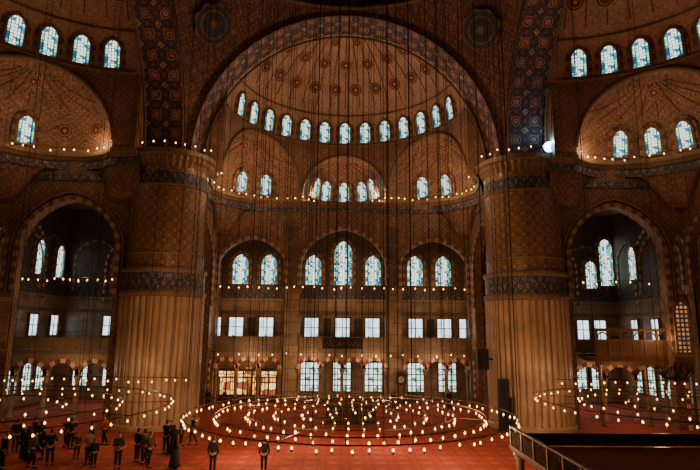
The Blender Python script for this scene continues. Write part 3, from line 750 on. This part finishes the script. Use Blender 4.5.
e=empty('wooden_vestibule',(-9.3,54.9,0)); tag(e,'dark wooden vestibule with panes lit yellow','vestibule')
b=MB()
for i in range(8): b.box((-2.9+5.8*i/7,0,1.5),(.14,.16,3.0),0)
b.box((0,0,3.05),(6.0,.3,.22),0); b.box((0,0,.35),(5.8,.1,.7),0); b.box((0,0,2.35),(5.8,.12,.1),0); b.build('timber_frame',['wood'],e)
b=MB(); b.box((0,.05,2.7),(5.6,.05,.5),0); b.build('lit_transom',['gl_warm'],e)
b=MB(); b.box((-1.25,.05,1.5),(2.3,.04,1.5),0); b.build('lit_pane',['gl_warm'],e)
bf=MB()
for q in (-1.3,1.3): bf.box((q,0,.42),(.1,.1,.84),0); bf.box((q,0,.04),(.16,.5,.08),0)
bf.box((0,0,.84),(2.74,.14,.08),0); bf.box((0,0,.3),(2.6,.06,.06),0); bfm=bf.mesh('frame',['woodmid'])
bb_=MB()
for j in range(12): bb_.tube([(-1.15+2.3*j/11,0,.3),(-1.15+2.3*j/11,0,.82)],.025,5,0)
bbm=bb_.mesh('balusters',['wood'])
for i in range(9):
    e=empty('barrier_rail',(-11.2+i*2.8,51.6,0)); tag(e,'low wooden barrier section on the carpet','barrier','barriers before the arcade')
    for nm_,me_ in (('frame',bfm),('balusters',bbm)):
        c=bpy.data.objects.new(nm_,me_); COL.objects.link(c); c.parent=e
e=empty('crown_chandelier',(24.2,40.1,3.9)); tag(e,'dark wrought-iron crown chandelier with scrolling arms','chandelier')
b=MB(); b.lathe([(0,-.4),(.12,-.3),(.2,0),(.08,.3),(.14,.6),(.05,.9),(0,1.0)],12,(0,0,0),0); b.build('stem',['iron'],e,True)
for i in range(10):
    a=2*pi*i/10; b=MB(); b.tube([(cos(a)*r,sin(a)*r,z) for r,z in ((.1,0),(.4,-.2),(.8,-.1),(1.05,.25),(1.0,.55),(.8,.6))],.05,5,0); b.build('scroll_arm',['iron'],e,True)
b=MB(); b.tube([(0,0,.9),(0,0,16.2)],.016,4,0); b.build('suspension_wire',['iron'],e)
e=empty('floodlight',(15.4,39.05,20.36)); tag(e,'small blue-white floodlight shining on the pillar capital','floodlight')
b=MB(); b.box((0,.1,.12),(.5,.1,.24),0); b.tube([(0,.3,.55),(0,0,.52),(0,-.12,.5)],[.12,.4,.44],14,0,cap=False); b.build('housing',['iron'],e)
b=MB(); b.tube([(0,-.02,.52),(0,-.16,.50)],.38,14,0); b.build('lens',['flood'],e)

# ------------------------------------------------------------ people
def skinmesh(verts,edges,rads,sub=1):
    me=bpy.data.meshes.new('t'); me.from_pydata(verts,edges,[]); o=bpy.data.objects.new('t',me); COL.objects.link(o)
    bpy.context.view_layer.objects.active=o
    o.modifiers.new('s','SKIN')
    if not me.skin_vertices: 
        with bpy.context.temp_override(object=o,active_object=o):
            bpy.ops.mesh.customdata_skin_add()
    sv=me.skin_vertices[0].data
    for i,r in enumerate(rads): sv[i].radius=(r,r) if not isinstance(r,tuple) else r; sv[i].use_root=(i==0)
    s_=o.modifiers.new('u','SUBSURF'); s_.levels=sub; s_.render_levels=sub
    dg=bpy.context.evaluated_depsgraph_get(); ev=o.evaluated_get(dg); out=bpy.data.meshes.new_from_object(ev)
    bpy.data.objects.remove(o); return out
def ell(b,c,r,n=12,mat=0,zc=(-1,1)):
    vs=[];m=8
    for j in range(m+1):
        t=zc[0]+(zc[1]-zc[0])*j/m; e=t*pi/2
        for i in range(n): a=2*pi*i/n; vs.append((c[0]+r[0]*cos(e)*cos(a),c[1]+r[1]*cos(e)*sin(a),c[2]+r[2]*sin(e)))
    b.add(vs,[(j*n+i,j*n+(i+1)%n,(j+1)*n+(i+1)%n,(j+1)*n+i) for j in range(m) for i in range(n)],mat)
def persondata(arms,legs,skirt,lean=0):
    V=[(0,0,.95),(0,lean*.3,1.12),(0,lean,1.33),(0,lean,1.46),(0,lean-.01,1.55)]; E=[(0,1),(1,2),(2,3),(3,4)]; R=[(.15,.11),(.13,.1),(.16,.11),(.065,.065),(.055,.055)]
    hands=[]
    for s_,(el,wr,ha) in zip((-1,1),arms):
        i=len(V); V+=[(s_*.175,lean,1.42),el,wr,ha]; E+=[(2,i),(i,i+1),(i+1,i+2),(i+2,i+3)]; R+=[.06,.043,.028,(.038,.02)]; hands.append((Vector(wr),Vector(ha),s_))
    for s_,(kn,an,to) in zip((-1,1),legs):
        i=len(V); V+=[(s_*.09,0,.87),kn,an,to]; E+=[(0,i),(i,i+1),(i+1,i+2),(i+2,i+3)]; R+=[.085,.058,.04,.035]
    bm=skinmesh(V,E,R,1)
    b=MB(); b.add([v.co for v in bm.vertices],[tuple(p.vertices) for p in bm.polygons],0)
    hc=(0,lean-.02,1.635); ell(b,hc,(.075,.095,.115),16)
    b.tube([(0,hc[1]-.085,1.65),(0,hc[1]-.115,1.615),(0,hc[1]-.085,1.60)],[.008,.016,.012],6)
    for s_ in (-1,1): ell(b,(s_*.077,hc[1]+.01,1.63),(.012,.022,.032),8)
    ell(b,(0,hc[1]-.088,1.575),(.026,.012,.009),8)
    for wr,ha,s_ in hands:
        d=(ha-wr).normalized(); sd=Vector((0,1,0)) if abs(d.y)<.7 else Vector((1,0,0)); inw=Vector((-s_,0,0)) if abs(d.y)<.7 else Vector((0,0,-1))
        for q,l in ((-.028,.075),(-.010,.085),(.010,.08),(.027,.062)):
            p0=ha+sd*q; b.tube([p0,p0+d*l*.55,p0+d*l*.85+inw*l*.35],[.011,.010,.008],6)
        p0=ha-d*.05-sd*.03; b.tube([p0,p0-sd*.03+d*.03,p0-sd*.035+d*.06],[.013,.011,.009],6)
    o=b.build('t',['skin']); rm=o.modifiers.new('r','REMESH'); rm.mode='VOXEL'; rm.voxel_size=.012; rm.use_smooth_shade=True
    dg=bpy.context.evaluated_depsgraph_get(); body=bpy.data.meshes.new_from_object(o.evaluated_get(dg)); bpy.data.objects.remove(o)
    if not body.materials: body.materials.append(M['skin'])
    V=[(0,0,.92),(0,lean*.3,1.1),(0,lean,1.32),(0,lean,1.45)]; E=[(0,1),(1,2),(2,3)]; R=[(.19,.15),(.17,.135),(.19,.14),(.085,.085)]
    for s_,(el,wr,ha) in zip((-1,1),arms):
        i=len(V); w2=Vector(el).lerp(Vector(wr),.93); V+=[(s_*.18,lean,1.42),el,tuple(w2)]; E+=[(2,i),(i,i+1),(i+1,i+2)]; R+=[.082,.062,.048]
    jk=skinmesh(V,E,R,1)
    V=[(0,0,.96)];E=[];R=[(.165,.13)]
    for s_,(kn,an,to) in zip((-1,1),legs):
        i=len(V); V+=[(s_*.095,0,.85),kn,tuple(Vector(kn).lerp(Vector(an),.92))]; E+=[(0,i),(i,i+1),(i+1,i+2)]; R+=[.105,.08,.065]
    if skirt:
        b=MB(); b.lathe([(.13,1.12),(.185,.95),(.22,.7),(.27,.35),(.31,.12),(.29,.12),(.2,.6)],20,(0,0,0),0,lambda a,z:1+.04*cos(7*a)*(1-z/1.2)); tr=b.mesh('skirt',['c_black'])
    else: tr=skinmesh(V,E,R,1)
    b=MB()
    if skirt:
        ell(b,(0,hc[1]+.012,1.645),(.092,.105,.13),16); ell(b,(0,lean,1.47),(.14,.12,.1),14)
    else:
        ell(b,(0,hc[1]+.018,1.655),(.084,.097,.115),16,0,(.0,1)); ell(b,(0,hc[1]+.045,1.63),(.078,.07,.09),12)
    hair=b.mesh('hair',['hair'],True)
    eyes=[];shoes=[]
    for s_ in (-1,1):
        b=MB(); ell(b,(s_*.03,hc[1]-.087 if not skirt else hc[1]-.097,1.645),(.012,.01,.008),8); eyes.append(b.mesh('eye',['eye']))
    for s_,(kn,an,to) in zip((-1,1),legs):
        a=Vector(an); t_=Vector(to); b=MB(); b.tube([a+Vector((0,.05,-.03)),a+Vector((0,0,-.035)),t_,t_+(t_-a).normalized()*.05],[.045,.05,.047,.03],8); shoes.append(b.mesh('shoe',['skinshoe'],True))
    for m_ in (jk,tr):
        m_.materials.clear(); m_.materials.append(M['c_black'])
        for p in m_.polygons: p.use_smooth=True
    return dict(body=body,jk=jk,tr=tr,hair=hair,eye=eyes,sh=shoes,skirt=skirt)
LS=[((-.10,-.02,.5),(-.10,.02,.08),(-.12,-.12,.035)),((.10,-.02,.5),(.10,.02,.08),(.12,-.12,.035))]
LA=[((-.13,-.05,.5),(-.16,.02,.08),(-.20,-.12,.035)),((.10,.0,.5),(.07,.04,.08),(.09,-.11,.035))]
LWk=[((-.10,-.14,.52),(-.10,-.10,.08),(-.10,-.25,.035)),((.10,.06,.5),(.10,.26,.10),(.10,.14,.035))]
AD=[((-.24,.03,1.13),(-.25,-.03,.88),(-.25,-.05,.80)),((.24,.03,1.13),(.25,-.03,.88),(.25,-.05,.80))]
AP=[((-.27,.06,1.15),(-.22,-.26,1.28),(-.21,-.33,1.33)),((.24,.03,1.13),(.25,-.03,.88),(.25,-.05,.80))]
AU=[((-.26,-.12,1.22),(-.10,-.30,1.48),(-.06,-.34,1.55)),((.26,-.12,1.22),(.10,-.30,1.48),(.06,-.34,1.55))]
AF=[((-.25,.0,1.13),(-.10,-.22,1.05),(-.03,-.25,1.06)),((.25,.0,1.13),(.10,-.22,1.08),(.03,-.25,1.10))]
AW=[((-.24,.12,1.15),(-.25,.14,.9),(-.25,.12,.82)),((.24,-.06,1.14),(.24,-.22,.95),(.24,-.27,.88))]
PD=[persondata(AD,LS,False),persondata(AU,LS,False),persondata(AW,LWk,False,-.03),persondata(AF,LS,False),persondata(AF,LS,True),persondata(AP,LA,False,-.02)]
CN={'c_black':'black','c_navy':'navy','c_red':'red','c_grey':'grey','c_brown':'brown','c_blue':'blue','c_olive':'olive','c_cream':'cream'}
PS=['standing, arms down','raising a camera','walking','standing, hands joined','in headscarf','pointing ahead']
def child(me,nm,par,mat=None):
    o=bpy.data.objects.new(nm,me); COL.objects.link(o); o.parent=par
    if mat: o.material_slots[0].link='OBJECT'; o.material_slots[0].material=M[mat]
    return o
def person(x,y,pose,rz,top,bot,sc=1.0):
    d=PD[pose]; o=bpy.data.objects.new('person',d['body']); COL.objects.link(o)
    o.location=(x,y,0.0); o.rotation_euler=(0,0,rad(rz)); o.scale=(sc,)*3
    tag(o,'person in %s top and %s %s, %s'%(CN[top],CN[bot],'skirt' if d['skirt'] else 'trousers',PS[pose]),'person')
    child(d['jk'],'jacket',o,top); child(d['tr'],'skirt' if d['skirt'] else 'trousers',o,bot)
    child(d['hair'],'headscarf' if d['skirt'] else 'hair',o,bot if d['skirt'] else None)
    for q in d['eye']: child(q,'eye',o)
    for q in d['sh']: child(q,'shoe',o)
    if pose==1:
        b=MB(); b.box((0,-.42,1.60),(.13,.05,.085),0); b.tube([(0,-.44,1.60),(0,-.50,1.60)],.03,10,0)
        c=b.build('camera',['black'])
        c.location=(x,y,0); c.rotation_euler=(0,0,rad(rz)); c.scale=(sc,)*3; tag(c,'small black camera held up by a visitor','camera')
PL=[(-18.9,33.0,0,200,'c_black','c_grey',1.02),(-18.2,33.6,3,140,'c_navy','c_black',1.05),(-17.6,33.1,4,20,'c_black','c_black',.94),(-16.6,34.2,5,-60,'c_brown','c_navy',1.04),
(-16.1,33.7,1,180,'c_grey','c_black',1.0),(-14.1,31.8,3,90,'c_black','c_black',1.02),(-14.6,34.8,2,-90,'c_red','c_black',1.03),(-11.1,30.6,3,150,'c_black','c_brown',.98),
(-10.6,30.2,5,-120,'c_olive','c_black',1.0),(-10.2,32.6,1,170,'c_black','c_navy',1.05),(-9.7,32.3,4,200,'c_black','c_black',.92),(-9.9,34.6,0,90,'c_blue','c_black',1.03),
(-9.3,35.0,2,-60,'c_black','c_grey',1.0),(-6.6,28.4,0,170,'c_black','c_black',1.0),(-4.1,28.6,0,180,'c_black','c_black',.95),(-14.6,31.3,5,30,'c_brown','c_black',.78),(-15.9,29.3,2,100,'c_grey','c_navy',1.0),
(-17.0,30.8,4,60,'c_black','c_black',1.0),(-17.6,31.3,0,120,'c_navy','c_black',1.0),(-12.9,29.5,0,40,'c_black','c_black',.8),(-13.4,30.0,3,220,'c_cream','c_grey',1.02),(-8.7,29.2,4,120,'c_black','c_black',.97),(-16.4,31.2,3,300,'c_black','c_black',1.0),
(-15.3,29.8,5,210,'c_black','c_black',1.03),(-11.6,29.3,3,10,'c_grey','c_black',1.0),(-17.2,29.0,0,-30,'c_black','c_black',1.0),(-10.1,29.5,2,60,'c_brown','c_black',1.0),
(-12.0,50.2,0,0,'c_grey','c_black',1.0),(-10.6,50.6,2,80,'c_grey','c_navy',1.0),(4.6,50.4,3,20,'c_black','c_grey',1.0),(9.6,50.2,0,-30,'c_navy','c_black',1.0)]
for p in PL: person(*p)

# ------------------------------------------------------------ lights
def point(p,w,col=(1,.58,.29),r=.25):  # lights for the modelled lamps, plus added fill without fixtures
    l=bpy.data.lights.new('lamp_and_fill_light','POINT'); l.energy=w; l.color=col; l.shadow_soft_size=r
    o=bpy.data.objects.new('lamp_and_fill_light',l); COL.objects.link(o); o.location=p
for i in range(8):
    a=2*pi*(i+.5)/8; point((.2+6.0*cos(a),28.8+6.0*sin(a),2.5),340)
for sx in (-1,1):
    for i in range(4):
        a=2*pi*(i+.5)/4; point((sx*18.6+5.8*cos(a),30+5.8*sin(a),2.8),80 if sx<0 else 130)
    point((sx*21,51,3.6),150); point((sx*21,41.6,3.8),130); point((sx*22.5,47,10.8),150); point((sx*19.0,39.6,20.9),100); point((sx*22.5,37.0,20.9),80); point((sx*24.5,31,20.9),70)  # the two low lights are added fill for the dark side bays
    point((sx*12.6,36.2,4.0),130); point((sx*11.0,36.0,11.5),90)  # the higher light is invisible fill added for the upper pillar shaft
for x in (-9,0,9): point((x,53.3,11.3),180)
for x,y in ((-9.5,51),(-3.2,54.6),(3.2,54.6),(9.5,51)): point((x,y,20.9),190)
for x in (-9,-3,3,9): point((x,52.2,4.4),150)
point((24.0,40.6,6.6),70)
point((-9.3,56,2.2),60,(1,.6,.15))
point((12.5,16.5,4.4),30)  # small fill added over the platform, no lamp hangs there
point((15.4,38.7,21.2),90,(.3,.75,1),.1)
for x,y in ((-8,40),(8,40)): point((x,y,20.8),300)  # fill added in mid-air to brighten the pendentives and dome
for x,y in ((-5,46.5),(5,46.5)): point((x,y,21.0),150)  # upper fill added to lighten the semi-dome, no fixture here
w=bpy.data.worlds.new('world'); S.world=w; w.use_nodes=True; w.node_tree.nodes['Background'].inputs[0].default_value=(.25,.16,.12,1); w.node_tree.nodes['Background'].inputs[1].default_value=.04
